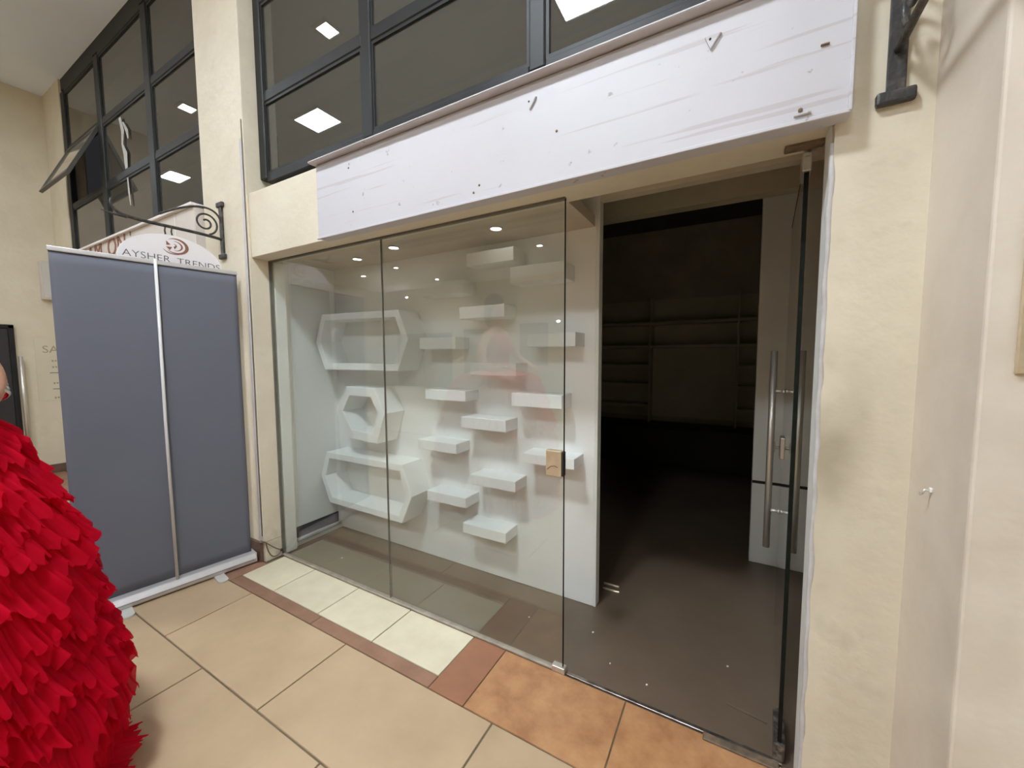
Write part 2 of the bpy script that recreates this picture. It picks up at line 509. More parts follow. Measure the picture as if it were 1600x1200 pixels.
# ---- left wing: wall with door, neighbour shopfront
LW = -7.71
struct(box('wall_left', M_CREAM, (LW-0.35, LW, -1.15, 0.30, 0.0, CEIL), bevel=0.006), 'cream side wall at the far left')
struct(box('baseboard_left', M_BASE, (LW, LW+0.014, -1.15, -0.02, 0.0, 0.11), bevel=0.003), 'brown skirting of the far left wall')
struct(box('wall_lintel_left', M_CREAM, (LW, -3.54, JF+0.05, 0.06, 2.15, 2.66)), 'cream lintel of the neighbouring shopfront')
struct(box('wall_corner_left', M_CREAM, (LW, -7.06, -0.05, 0.12, 2.66, CEIL)), 'cream strip left of the neighbouring upstairs window')
struct(box('wall_top_left', M_FRAME, (-7.06, -3.54, -0.03, 0.10, 4.66, CEIL)), 'dark head above the neighbouring upstairs window')
struct(box('wall_shopfront_left', M_CREAM, (LW, -5.9, -0.05, 0.06, 0.0, 2.15)), 'cream wall of the neighbouring shopfront')
w4 = struct(box('window_4', M_UPGLASS, (-5.9, -3.54, 0.0, 0.012, 0.02, 2.15)), 'neighbouring shop window behind the banner')
# upper rooms behind the upstairs windows
struct(box('wall_upper_back', M_DARKUNIT, (LW, 1.0, 1.3, 1.4, 2.5, CEIL)), 'back wall behind the upstairs windows')
struct(box('floor_upper', M_DARKUNIT, (LW, 1.0, 0.30, 1.3, 3.40, 3.46)), 'upstairs slab')
# ---- shop interior
struct(box('wall_display', M_WHITEWALL, (XL-0.05, -0.69, 0.544, 0.60, 0.0, 2.40), bevel=0.002), 'white display back wall carrying the shelves')
struct(box('wall_display_end', M_PANEL, (-0.69, -0.672, 0.542, 0.605, 0.0, 2.40), bevel=0.002), 'grey end face of the white display wall')
struct(box('wall_display_left', M_WHITEWALL, (XL-0.07, XL-0.03, 0.10, 0.544, 0.0, 2.40)), 'white left cheek of the display window')
struct(box('trim_3', M_WHITEWALL, (XL-0.03, XL+0.012, 0.02, 0.105, 0.0, 2.188), bevel=0.008, seg=2), 'rounded white post inside the window corner')
struct(box('wall_beam', M_CREAM, (-0.672, 0.75, 0.545, 0.60, 2.36, 3.3)), 'beam over the inner doorway')
struct(box('wall_beam_over', M_CREAM, (XL-0.05, -0.672, 0.56, 0.60, 2.46, 3.3)), 'wall above the display back wall')
struct(box('wall_panel_right', M_PANEL, (0.14, 2.0, 1.60, 1.68, 0.604, 3.3), bevel=0.002), 'pale panel wall behind the open door')
struct(box('wall_panel_right_low', M_PANEL, (0.14, 2.0, 1.60, 1.68, 0.0, 0.584), bevel=0.002), 'lower pale panel behind the open door')
struct(box('wall_shop_right', M_DARK, (0.70, 0.76, 0.10, 1.60, 0.0, 3.3)), 'dark right side wall of the shop')
struct(box('wall_shop_right_deep', M_DARK, (2.5, 2.6, 1.6, 4.6, 0.0, 3.3)), 'dark right wall deep in the shop')
struct(box('wall_shop_left', M_DARK, (-4.2, -4.1, 0.6, 4.6, 0.0, 3.3)), 'dark left wall of the shop')
struct(box('wall_shop_mid', M_DARK, (-4.1, XL-0.07, 0.56, 0.62, 0.0, 3.3)), 'dark return wall beside the display')
struct(box('wall_shop_back', M_DARK, (-4.2, 2.6, 4.45, 4.6, 0.0, 3.3)), 'dark back wall of the shop')
# slot of broken skirting in the display corner
struct(box('trim_4', M_COUNTER, (XL-0.032, XL-0.018, 0.12, 0.50, 0.07, 0.155), bevel=0.003), 'dark gap of broken skirting in the window corner')
struct(box('trim_5', M_CAULK, (XL-0.034, XL-0.008, 0.12, 0.52, 0.035, 0.068), bevel=0.01, seg=2), 'loose grey skirting piece in the window corner')

# ---- hall beyond the camera (seen mirrored in the glass)
struct(box('wall_opposite', M_OPP, (-16.0, 5.0, -13.2, -13.0, 0.0, CEIL)), 'far wall of the hall')
struct(box('wall_hall_left', M_OPP, (-16.2, -16.0, -13.0, 0.3, 0.0, CEIL)), 'left end wall of the hall')
struct(box('wall_hall_right', M_OPP, (5.0, 5.2, -13.0, 0.3, 0.0, CEIL)), 'right end wall of the hall')
struct(box('wall_hall_front', M_OPP, (-16.0, LW-0.35, -0.05, 0.30, 0.0, CEIL)), 'facade beyond the far left wall')
for i, (x0, x1, z0, z1) in enumerate(((-15, -11.5, 0.0, 2.6), (-10.8, -8.8, 0.1, 2.7), (-7.9, -6.6, 1.1, 2.85), (-5.6, -2.6, 0.0, 2.6), (-1.8, 1.6, 0.0, 2.6))):
    w = struct(box('window_%d' % (5+i), M_OPPDARK, (x0, x1, -13.0, -12.96, z0, z1), bevel=0.01), 'dark shop window across the hall')
    box('frame', M_FRAME, (x0, x1, -12.97, -12.93, z1-0.08, z1), parent=w)
    box('frame', M_FRAME, ((x0+x1)/2-0.04, (x0+x1)/2+0.04, -12.97, -12.93, z0, z1-0.08), parent=w)

# ---- shopfront glazing: two fixed panes
wg = struct(empty('window_1', (-1.8, 0, 0)), 'fixed shopfront glass in two panes')
XJ, XG1 = -1.80, -0.662
for a, b in ((-2.928, XJ-0.002), (XJ+0.002, XG1)):
    part(box('pane', M_GLASS, (a, b, -0.005, 0.005, 0.012, 2.180)), wg)
part(box('joint', M_SEAL, (XJ-0.002, XJ+0.002, -0.0055, 0.0055, 0.012, 2.180)), wg)
part(box('edge', M_EDGE, (XG1, XG1+0.0025, -0.005, 0.005, 0.012, 2.180)), wg)
part(box('head_channel', M_SEAL, (-2.94, XG1+0.002, -0.010, 0.010, 2.178, 2.190)), wg)
part(box('side_channel', M_SEAL, (-2.94, -2.928, -0.010, 0.010, 0.0, 2.180)), wg)
part(box('sill_channel', mat('sill_bead', (0.42, 0.36, 0.28), 0.6, var=0.3, scale=15), (-2.94, XG1, -0.016, 0.012, -0.001, 0.014), bevel=0.004), wg)
part(box('corner_clip', M_STEEL, (XG1-0.05, XG1+0.015, -0.017, 0.017, -0.001, 0.028), bevel=0.003), wg)
lk = part(box('lock_plate', M_BRASS, (-0.746, -0.668, -0.016, 0.016, 0.945, 1.066), bevel=0.004, seg=2), wg)
lk['label'] = 'worn brass strike plate'
ls = box('keeper', M_COUNTER, (-0.671, -0.658, -0.014, 0.014, 0.95, 1.062), parent=lk, bevel=0.002)
tubeobj('scratch', M_RUST, [(-0.738, -0.0165, 0.975), (-0.72, -0.0168, 0.992), (-0.70, -0.0168, 0.996), (-0.685, -0.0165, 0.99)], 0.0015, 6, parent=lk)

# threshold metal line in the doorway
th = struct(box('trim_6', M_CHROMEFLOOR, (XG1+0.02, 0.20, -0.010, 0.008, -0.001, 0.007), bevel=0.002), 'worn metal threshold strip of the doorway')
struct(box('trim_7', M_RUST, (-0.06, 0.19, -0.042, -0.008, -0.001, 0.010), bevel=0.003), 'rusty floor closer cover at the doorway')

# ---- glass door, swung inwards, seen almost edge-on
PV = Vector((0.19, 0.0, 0.0)); FE = Vector((0.243, 0.86, 0.0))
dv = (FE-PV); DL = dv.length; dv.normalize()
ang = math.atan2(dv.y, dv.x)
door = struct(empty('door_1', PV), 'frameless glass shop door standing open')
door.rotation_euler = (0, 0, ang)
def dpart(o): o.parent = door; return o
dpart(box('pane', M_GLASS, (0.02, DL-0.002, -0.005, 0.005, 0.012, 2.150)))
dpart(box('edge', M_EDGE, (DL-0.002, DL, -0.005, 0.005, 0.012, 2.150)))
dpart(box('edge', M_EDGE, (0.010, 0.020, -0.0065, 0.0065, 0.072, 2.105)))
dpart(box('edge', M_EDGE, (0.0, DL-0.002, -0.006, 0.006, 2.150, 2.154)))
dpart(box('bottom_patch', M_PATCH, (0.0, 0.17, -0.018, 0.018, 0.006, 0.072), bevel=0.004, seg=2))
tp = dpart(box('top_patch', M_STEEL, (0.0, 0.12, -0.013, 0.013, 2.105, 2.165), bevel=0.004, seg=2))
tubeobj('pivot_pin', M_STEEL, [(0.03, 0, 2.16), (0.03, 0, 2.192)], 0.012, 10, parent=tp)
tubeobj('pivot_pin', M_STEEL, [(0.03, 0, -0.001), (0.03, 0, 0.01)], 0.016, 10, parent=tp)
HX = DL-0.11
for s in (1, -1):
    hd = dpart(tubeobj('pull_handle', M_STEEL, [(HX, s*0.058, 0.49), (HX, s*0.058, 1.52)], 0.0155, 16))
    for z in (0.69, 1.315):
        tubeobj('standoff', M_STEEL, [(HX, s*0.006, z), (HX, s*0.055, z)], 0.0085, 10, parent=hd)
        tubeobj('collar', M_STEEL, [(HX, s*0.006, z), (HX, s*0.014, z)], 0.013, 10, parent=hd)
lkd = dpart(box('lock_body', M_STEEL, (DL-0.075, DL+0.002, -0.016, 0.016, 0.955, 1.07), bevel=0.004, seg=2))
tubeobj('thumb_turn', M_STEEL, [(DL-0.045, 0.016, 1.012), (DL-0.045, 0.038, 1.012)], 0.008, 8, parent=lkd)
bmk = bmesh.new(); bx(bmk, DL-0.05, DL-0.040, 0.036, 0.044, 0.985, 1.04, bevel=0.002)
obj('turn_wing', bmk, M_STEEL, lkd)
bmk = bmesh.new(); bx(bmk, DL-0.05, DL-0.040, -0.040, -0.016, 1.0, 1.024, bevel=0.002)
obj('key_cylinder', bmk, M_STEEL, lkd)
struct(box('trim_8', M_RUST, (0.125, 0.232, -0.03, 0.012, 2.176, 2.189), bevel=0.003), 'rusty pivot plate under the lintel')

# ---- upstairs windows: steel frames, tinted panes
def steel_window(name, label, xs, zs, y=-0.02, skip=(), wv=0.075, wh=0.06):
    root = struct(empty(name, ((xs[0]+xs[-1])/2, y, zs[0])), label)
    for i, x in enumerate(xs):
        w = wv
        part(box('mullion', M_FRAME, (x-w/2, x+w/2, y-0.022, y+0.03, zs[0], zs[-1]), bevel=0.006), root)
    for i in range(len(xs)-1):
        a, b = xs[i]+wv/2, xs[i+1]-wv/2
        for z in zs:
            tb = part(box('transom', M_FRAME, (a, b, y-0.018, y+0.028, z-wh/2, z+wh/2), bevel=0.006), root)
        for j in range(len(zs)-1):
            if (i, j) in skip: continue
            z0, z1 = zs[j]+wh/2, zs[j+1]-wh/2
            p = part(box('pane', M_UPGLASS, (a, b, y-0.002, y+0.004, z0, z1)), root)
            # glazing bead round the pane
            bm = bmesh.new()
            t = 0.016
            bx(bm, a, b, y-0.012, y+0.012, z0, z0+t); bx(bm, a, b, y-0.012, y+0.012, z1-t, z1)
            bx(bm, a, a+t, y-0.012, y+0.012, z0+t, z1-t); bx(bm, b-t, b, y-0.012, y+0.012, z0+t, z1-t)
            o = obj('glazing_bead', bm, M_FRAME); o.parent = root; o.location = -root.location
    return root
w2 = steel_window('window_2', 'dark steel upstairs window above the blank fascia',
                  [-2.895, -1.84, -0.78, 0.20], [2.735, 3.265, 3.90, 4.74])
w3 = steel_window('window_3', 'dark steel upstairs window of the neighbouring shop',
                  [-7.0, -5.87, -4.66, -3.58], [2.72, 3.31, 3.95, 4.63], skip=((0, 1),), wv=0.12)
# open top-hung sash
sash = empty('sash', (-6.43, -0.03, 3.95))
sash.parent = w3; sash.location = sash.location-w3.location
A = math.atan2(0.255, 0.57)
sash.rotation_euler = (-A, 0, 0)
L = 0.625
bm = bmesh.new()
t = 0.045
bx(bm, -0.50, 0.50, -0.015, 0.015, -t, 0); bx(bm, -0.50, 0.50, -0.015, 0.015, -L, -L+t)
bx(bm, -0.50, -0.50+t, -0.015, 0.015, -L+t, -t); bx(bm, 0.50-t, 0.50, -0.015, 0.015, -L+t, -t)
obj('sash_frame', bm, mat('sash_frame_grey', (0.10, 0.095, 0.08), 0.45, var=0.2), sash)
box('pane', glass_mat('sash_glass', (0.8, 0.8, 0.76), 0.07, film=(0.60, 0.55, 0.44), film_amt=0.6), (-0.5+t, 0.5-t, -0.003, 0.003, -L+t, -t), parent=sash)
# torn strips of white film on the neighbouring window
def ribbon(name, pts, w, material, parent, thick=0.0015):
    bm = bmesh.new()
    F_, Bk = [], []
    for i, (x, z) in enumerate(pts):
        ww = w[i] if isinstance(w, (list, tuple)) else w
        F_.append((bm.verts.new((x-ww/2, -thick/2, z)), bm.verts.new((x+ww/2, -thick/2, z))))
        Bk.append((bm.verts.new((x-ww/2, thick/2, z)), bm.verts.new((x+ww/2, thick/2, z))))
    for i in range(len(pts)-1):
        bm.faces.new((F_[i][0], F_[i][1], F_[i+1][1], F_[i+1][0]))
        bm.faces.new((Bk[i][1], Bk[i][0], Bk[i+1][0], Bk[i+1][1]))
        bm.faces.new((F_[i][1], Bk[i][1], Bk[i+1][1], F_[i+1][1]))
        bm.faces.new((Bk[i][0], F_[i][0], F_[i+1][0], Bk[i+1][0]))
    bm.faces.new((F_[0][0], Bk[0][0], Bk[0][1], F_[0][1])); bm.faces.new((F_[-1][0], F_[-1][1], Bk[-1][1], Bk[-1][0]))
    o = obj(name, bm, material)
    o.parent = parent
    return o
for pts, w in (([(-5.35, 3.86), (-5.30, 3.72), (-5.33, 3.60), (-5.27, 3.50), (-5.27, 3.36)], [0.05, 0.07, 0.04, 0.09, 0.06]),
               ([(-5.28, 3.80), (-5.20, 3.70), (-5.18, 3.62)], [0.03, 0.06, 0.02]),
               ([(-5.26, 3.27), (-5.25, 3.13), (-5.23, 3.0)], [0.03, 0.04, 0.02])):
    o = ribbon('torn_film', pts, w, M_FILM, w3)
    o.location = Vector((0, -0.035, 0))-w3.location

# ---- dark door with handle in the far left wall
d2 = struct(empty('door_2', (LW, -0.75, 0)), 'dark door in the far left wall')
part(box('leaf', M_DOORDARK, (LW, LW+0.03, -1.12, -0.50, 0.02, 1.86), bevel=0.004), d2)
part(box('door_frame', M_FRAME, (LW, LW+0.045, -0.50, -0.455, 0.0, 1.90), bevel=0.004), d2)
part(box('door_frame', M_FRAME, (LW, LW+0.045, -1.15, -0.455, 1.86, 1.905), bevel=0.004), d2)
hb = part(tubeobj('pull_handle', M_STEEL, [(LW+0.09, -0.43, 0.40), (LW+0.09, -0.43, 1.52)], 0.02, 12), d2)
for z in (0.52, 1.40):
    tubeobj('standoff', M_STEEL, [(LW+0.02, -0.43, z), (LW+0.09, -0.43, z)], 0.011, 8, parent=hb)

# ================================================================== THINGS
# ---- ceiling lights
def led_panel(x, y, sx, sy, label, group, m_em):
    r = tag(empty('ceiling_light', (x, y, CEIL)), label, 'ceiling light', group)
    bm = bmesh.new()
    t = 0.03; z0, z1 = -0.018, 0.0
    bx(bm, -sx/2-t, sx/2+t, -sy/2-t, -sy/2, z0, z1); bx(bm, -sx/2-t, sx/2+t, sy/2, sy/2+t, z0, z1)
    bx(bm, -sx/2-t, -sx/2, -sy/2, sy/2, z0, z1); bx(bm, sx/2, sx/2+t, -sy/2, sy/2, z0, z1)
    obj('frame', bm, M_FIXTURE, r)
    box('diffuser', m_em, (-sx/2, sx/2, -sy/2, sy/2, -0.010, -0.002), parent=r)
    return r
led_panel(-1.28, -2.04, 0.52, 0.36, 'bright ceiling LED panel reflected above the blank white fascia', 'ceiling LED panels', M_LED)
led_panel(-5.15, -2.03, 0.52, 0.36, 'bright ceiling LED panel mirrored as a diamond in the lower pane', 'ceiling LED panels', M_LEDA)
led_panel(-8.97, -1.80, 0.46, 0.30, 'ceiling LED panel mirrored low in the window beside the cream pillar', 'ceiling LED panels', M_LEDA)
led_panel(2.60, -2.04, 0.52, 0.36, 'ceiling LED panel farthest right, over the right wall', 'ceiling LED panels', M_LEDA)
for k, x in enumerate((-9.0, -5.15, -0.6, 2.6)):  # unseen second row, added as fill light for hall and display
    led_panel(x, -4.9, 0.60, 0.60, ['added fill panel of the unseen second row, farthest left', 'added fill panel of the unseen second row, behind the red gown',
              'added fill panel of the unseen second row, behind the viewer', 'added fill panel of the unseen second row, farthest right'][k], 'added second row of fill panels', M_FILL if k == 2 else M_FILLDIM)
led_panel(-3.665, -1.13, 0.16, 0.15, 'small square downlight mirrored in the upper pane over the pillar', 'small square downlights', M_LEDS)
led_panel(-6.385, -1.0, 0.16, 0.15, 'small square downlight glowing on the ceiling at the top left corner', 'small square downlights', M_LEDS)
led_panel(-0.94, -1.10, 0.16, 0.15, 'small square downlight over the glass shop door', 'small square downlights', M_LEDS)
led_panel(1.79, -1.10, 0.16, 0.15, 'small square downlight over the projecting right wall', 'small square downlights', M_LEDS)
def spot(loc, label, axis='z'):
    r = tag(empty('hall_spotlight', loc), label, 'spotlight', 'hall spotlights mirrored in the shop glass')
    bm = bmesh.new(); n = 20
    pts = [(0.085*math.cos(2*math.pi*k/n), 0.085*math.sin(2*math.pi*k/n), -0.012) for k in range(n)]
    tube(bm, pts, 0.014, 6, closed=True)
    obj('rim', bm, M_FIXTURE, r, smooth=True)
    prism('lens', M_SPOT, [(0.075*math.cos(2*math.pi*k/n), 0.075*math.sin(2*math.pi*k/n)) for k in range(n)], 'z', -0.016, -0.004, parent=r)
    if axis == 'y': r.rotation_euler = (math.radians(90), 0, 0); r.scale = (0.9, 0.45, 1)
    return r
for (x, y), lb in (((-13.28, -9.52), 'hall ceiling spotlight mirrored in the narrow left pane'),
                   ((-11.02, -9.11), 'hall ceiling spotlight mirrored lower beside the glass joint'),
                   ((-11.15, -11.57), 'hall ceiling spotlight mirrored above the left shelf column'),
                   ((-5.15, -9.14), 'hall ceiling spotlight mirrored near the free glass edge')):
    spot((x, y, CEIL), lb)
spot((-6.15, -12.995, 2.87), 'hall wall spotlight mirrored beside the upper right shelf', 'y')
spot((-14.3, -12.995, 4.43), 'hall wall spotlight mirrored faintly over the big hexagon', 'y')

M_DOWN = emit_mat('display_downlight', (1.0, 0.97, 0.92), 14.0)
for (x, y), lb in (((-2.437, 0.352), 'recessed display downlight over the left glass pane'),
                   ((-1.978, 0.268), 'recessed display downlight just right of the glass joint'),
                   ((-1.190, 0.279), 'recessed display downlight nearest the doorway')):
    r = tag(empty('display_downlight', (x, y, 2.22)), lb, 'downlight', 'downlights in the display ceiling')
    bm = bmesh.new(); n = 20
    tube(bm, [(0.034*math.cos(2*math.pi*k/n), 0.034*math.sin(2*math.pi*k/n), -0.004) for k in range(n)], 0.005, 6, closed=True)
    obj('rim', bm, M_FIXTURE, r, smooth=True)
    prism('lens', M_DOWN, [(0.029*math.cos(2*math.pi*k/n), 0.029*math.sin(2*math.pi*k/n)) for k in range(n)], 'z', -0.005, -0.001, parent=r)

# ---- blank white fascia over the shopfront
fs = tag(empty('fascia_board', (-0.92, JF, 2.17)), 'long blank white fascia board with scratches above the shopfront', 'sign board')
part(box('panel', M_FASCIA, (-2.092, 0.257, -0.195, JF+0.008, 2.172, 2.575), bevel=0.003), fs)
lip = part(box('top_lip', M_FASCIA, (-2.112, 0.262, -0.232, JF+0.008, 2.578, 2.589), bevel=0.004), fs)
part(box('bottom_rim', M_FASCIA, (-2.097, 0.260, -0.201, -0.190, 2.168, 2.180), bevel=0.002), fs)
part(box('end_rim', M_FASCIA, (0.253, 0.262, -0.204, JF+0.008, 2.172, 2.575), bevel=0.002), fs)
for x, z in ((-0.729, 2.497), (-0.091, 2.487)):
    cl = part(prism('corner_clip', M_FASCIA, [(x-0.022, z+0.014), (x+0.026, z+0.014), (x-0.004, z-0.028)], 'y', -0.2035, -0.193, bevel=0.0015), fs)
    sc = tubeobj('screw', M_COUNTER, [(x-0.006, -0.2055, z+0.002), (x-0.006, -0.201, z+0.002)], 0.0035, 8, parent=cl)
    sc.location = -(cl.location+fs.location) if False else Vector((0, 0, 0))-fs.location-cl.location
bmn = part(tubeobj('screw', M_RUST, [(0.145, -0.199, 2.207), (0.145, -0.193, 2.207)], 0.006, 8), fs)
for x, z in ((-1.815, 2.50), (-1.79, 2.27), (-0.98, 2.235), (-1.01, 2.21), (-0.62, 2.36)):
    part(tubeobj('screw', M_RUST, [(x, -0.197, z), (x, -0.193, z)], 0.005, 8), fs)
bmx = bmesh.new()
bx(bmx, 0.13, 0.17, -0.203, -0.194, 2.192, 2.197, bevel=0.001); part(obj('paint_flake', bmx, M_FASCIA), fs)
bmx = bmesh.new()
bx(bmx, 0.185, 0.205, -0.201, -0.194, 2.367, 2.371, bevel=0.001); part(obj('paint_flake', bmx, M_RUST), fs)

# ---- neighbour's fascia with lettering
nf = tag(empty('neighbour_fascia', (-5.0, JF, 2.17)), 'pale neighbouring shop fascia with brown capital lettering behind the banner', 'sign board')
part(box('panel', M_SIGNC, (-6.36, -3.60, -0.175, JF+0.04, 2.17, 2.645), bevel=0.004), nf)
part(box('top_lip', M_SIGNW, (-6.37, -3.59, -0.20, JF+0.04, 2.645, 2.668), bevel=0.003), nf)
part(box('seam', M_SIGNW, (-3.93, -3.925, -0.178, -0.17, 2.175, 2.645)), nf)
for body, x, fit in (('I', -6.20, 0.04), ('AM', -5.785, 0.43), ('ON', -5.18, 0.45)):
    o = text('lettering', body, 0.245, M_BROWN, face_my((x, -0.1765, 2.565)), fit=fit, depth=0.003)
    o.parent = nf; o.location = -nf.location
o = text('lettering', "'", 0.24, M_BROWN, face_my((-4.83, -0.1765, 2.57)), depth=0.003)
o.parent = nf; o.location = -nf.location

# ---- hanging oval sign
SX = -3.27
sg = tag(empty('hanging_sign', (SX, -0.43, 2.37)), 'white oval hanging shop sign with brown swirl logo on the left bracket', 'sign')
el = [(-0.438+0.282*math.cos(2*math.pi*k/48), 2.118+0.187*math.sin(2*math.pi*k/48)) for k in range(48)]
bd = part(prism('board', M_SIGNW, el, 'x', SX-0.008, SX+0.008), sg)
for i, (body, y, z, fit) in enumerate((('AYSHER', -0.580, 2.142, 0.235), ('TRENDS', -0.300, 2.140, 0.25))):
    o = text('lettering', body, 0.060, M_INK, face_x((SX+0.0085, y, z)), fit=fit, depth=0.001, off=-0.001)
    o.parent = sg; o.location = -sg.location
# swirl logo: crescent arcs and facets
def arc(cy, cz, r, a0, a1, w0, w1, name='logo_swirl', material=M_BROWN, n=18):
    bm = bmesh.new(); T_ = []
    for k in range(n+1):
        a = math.radians(a0+(a1-a0)*k/n); f = math.sin(math.pi*k/n)
        w = w0+(w1-w0)*f
        T_.append([bm.verts.new((SX+0.0085+dx, cy+(r+dw*w/2)*math.cos(a)*1.1, cz+(r+dw*w/2)*math.sin(a)*0.85)) for dx, dw in ((0, -1), (0, 1), (0.0015, 1), (0.0015, -1))])
    for k in range(n):
        for q in range(4):
            bm.faces.new((T_[k][q], T_[k][(q+1) % 4], T_[k+1][(q+1) % 4], T_[k+1][q]))
    bm.faces.new(T_[0]); bm.faces.new(T_[-1][::-1])
    o = obj(name, bm, material); o.parent = sg; o.location = -sg.location
LY, LZ = -0.428, 2.238
arc(LY, LZ, 0.056, -135, 128, 0.001, 0.017)
arc(LY-0.006, LZ, 0.036, -95, 95, 0.001, 0.009)
arc(LY-0.016, LZ, 0.016, -70, 70, 0.001, 0.006)
arc(LY-0.01, LZ-0.004, 0.060, 210, 300, 0.001, 0.005)
for tri in (((-0.05, 0.026), (-0.05, -0.002), (-0.028, 0.004)), ((-0.052, -0.012), (-0.02, -0.010), (-0.034, -0.032)), ((-0.012, -0.006), (0.004, 0.004), (-0.006, -0.022))):
    o = prism('logo_facet', M_BROWN, [(LY+a, LZ+b) for a, b in tri], 'x', SX+0.0085, SX+0.010); o.parent = sg; o.location = -sg.location
for y in (-0.475, -0.44):
    part(tubeobj('hanger', M_IRON, [(SX, y, 2.30), (SX, y-0.004, 2.33), (SX, y, 2.355)], 0.005, 6), sg)

# ---- wrought iron bracket carrying it
def spiral(cy, cz, r0, r1, a0, a1, n=40, x=SX):
    return [(x, cy+(r0+(r1-r0)*k/n)*math.cos(math.radians(a0+(a1-a0)*k/n)), cz+(r0+(r1-r0)*k/n)*math.sin(math.radians(a0+(a1-a0)*k/n))) for k in range(n+1)]
def bezier(p0, p1, p2, p3, n=20):
    out = []
    for k in range(n+1):
        t = k/n
        out.append(tuple((1-t)**3*a+3*(1-t)**2*t*b+3*(1-t)*t*t*c+t**3*d for a, b, c, d in zip(p0, p1, p2, p3)))
    return out
def iron_bracket(name, label, x, z0, y0=JF):
    r = tag(empty(name, (x, y0, z0)), label, 'bracket', 'wrought iron sign brackets')
    dx = Vector((x-SX, y0-JF, z0-2.22))
    def P(pts): return [Vector(p)+dx for p in pts]
    pl = part(box('wall_plate', M_IRON, (x-0.02, x+0.02, y0-0.014, y0, z0, z0+0.39), bevel=0.003), r)
    for z in (z0+0.012, z0+0.378):
        f = part(box('plate_foot', M_IRON, (x-0.042, x+0.042, y0-0.022, y0, z-0.018, z+0.018), bevel=0.007, seg=2), r)
    part(tubeobj('arm', M_IRON, P(bezier((SX, JF, 2.352), (SX, -0.35, 2.375), (SX, -0.58, 2.345), (SX, -0.70, 2.375))), 0.0105, 8), r)
    part(tubeobj('tip_scroll', M_IRON, P(bezier((SX, -0.66, 2.362), (SX, -0.72, 2.38), (SX, -0.745, 2.42), (SX, -0.725, 2.455))), [0.012-0.0004*k for k in range(21)], 8), r)
    part(tubeobj('tip_leaf', M_IRON, P(bezier((SX, -0.66, 2.365), (SX, -0.72, 2.36), (SX, -0.75, 2.365), (SX, -0.775, 2.372))), [0.011-0.00045*k for k in range(21)], 8), r)
    part(tubeobj('brace', M_IRON, P(bezier((SX, JF-0.005, 2.44), (SX, -0.15, 2.60), (SX, -0.30, 2.575), (SX, -0.50, 2.43))), 0.007, 8), r)
    part(tubeobj('wall_scroll', M_IRON, P(spiral(-0.245, 2.445, 0.078, 0.018, -75, -75+560)), 0.0065, 8), r)
    return r
iron_bracket('sign_bracket', 'wrought iron scroll bracket on the left pillar holding the oval sign', SX, 2.22)
iron_bracket('sign_bracket', 'weathered wrought iron bracket at the top of the right pillar', 0.362, 2.19)

# ---- roll-up banner seen from the back
P0 = Vector((-3.035, -0.178, 0)); P1 = Vector((-3.175, -1.015, 0))
bdv = P1-P0; BL = bdv.length
bn = tag(empty('rollup_banner', (P0+P1)/2), 'large grey roll-up banner seen from the back beside the red gown', 'banner')
bn.rotation_euler = (0, 0, math.atan2(bdv.y, bdv.x))
h = BL/2
# local x along the banner (towards the viewer's left), local y points to +X world side
bm = bmesh.new()
nx, nz = 30, 30
g = [[None]*(nz+1) for _ in range(nx+1)]
for i in range(nx+1):
    for j in range(nz+1):
        u, v = i/nx, j/nz
        g[i][j] = bm.verts.new((-h+2*h*u, 0.006*math.sin(u*5.2+0.6)*(0.3+v*0.7)*math.sin(math.pi*v)+0.004*math.sin(v*7+u*3)*math.sin(math.pi*v), 0.075+(2.075-0.075)*v))
for i in range(nx):
    for j in range(nz):
        bm.faces.new((g[i][j], g[i+1][j], g[i+1][j+1], g[i][j+1]))
fb = obj('fabric', bm, M_BANNER, bn, smooth=True)
sm = fb.modifiers.new('thickness', 'SOLIDIFY'); sm.thickness = 0.0015; sm.offset = 0
# sign of the side that faces the camera (+X): local y axis after rotation
fy = 1.0 if (Matrix.Rotation(bn.rotation_euler[2], 3, 'Z') @ Vector((0, 1, 0))).x > 0 else -1.0
box('top_rail', M_ALU, (-h-0.004, h+0.004, -0.010, 0.010, 2.068, 2.094), parent=bn, bevel=0.004, seg=2)
bs = prism('base_case', M_ALU, [(-0.05, 0.012), (0.05, 0.012), (0.055, 0.04), (0.035, 0.072), (0.008, 0.082), (-0.008, 0.082), (-0.035, 0.072), (-0.055, 0.04)], 'x', -h-0.015, h+0.015, parent=bn, bevel=0.002)
box('end_cap', M_PLASTIC, (-h-0.021, -h-0.015, -0.052, 0.052, 0.012, 0.078), parent=bs, bevel=0.002)
box('end_cap', M_PLASTIC, (h+0.015, h+0.021, -0.052, 0.052, 0.012, 0.078), parent=bs, bevel=0.002)
box('groove', M_SEAL, (-h, h, 0.0535*fy-0.0012, 0.0535*fy+0.0012, 0.034, 0.038), parent=bs)
tubeobj('support_pole', M_POLE, [(0.0, 0.030*fy, 0.075), (0.005, 0.026*fy, 1.1), (0.0, 0.016*fy, 2.10)], 0.0085, 10, parent=bn)
for x in (-0.215, 0.245):
    ft = prism('foot', M_PLASTIC, [(x+0.03*math.cos(a), fy*(0.135+0.03*math.sin(a))) for a in [math.pi*k/8 for k in range(9)]]+[(x-0.028, fy*0.0), (x+0.028, fy*0.0)], 'z', 0.0, 0.011, parent=bn, bevel=0.002)

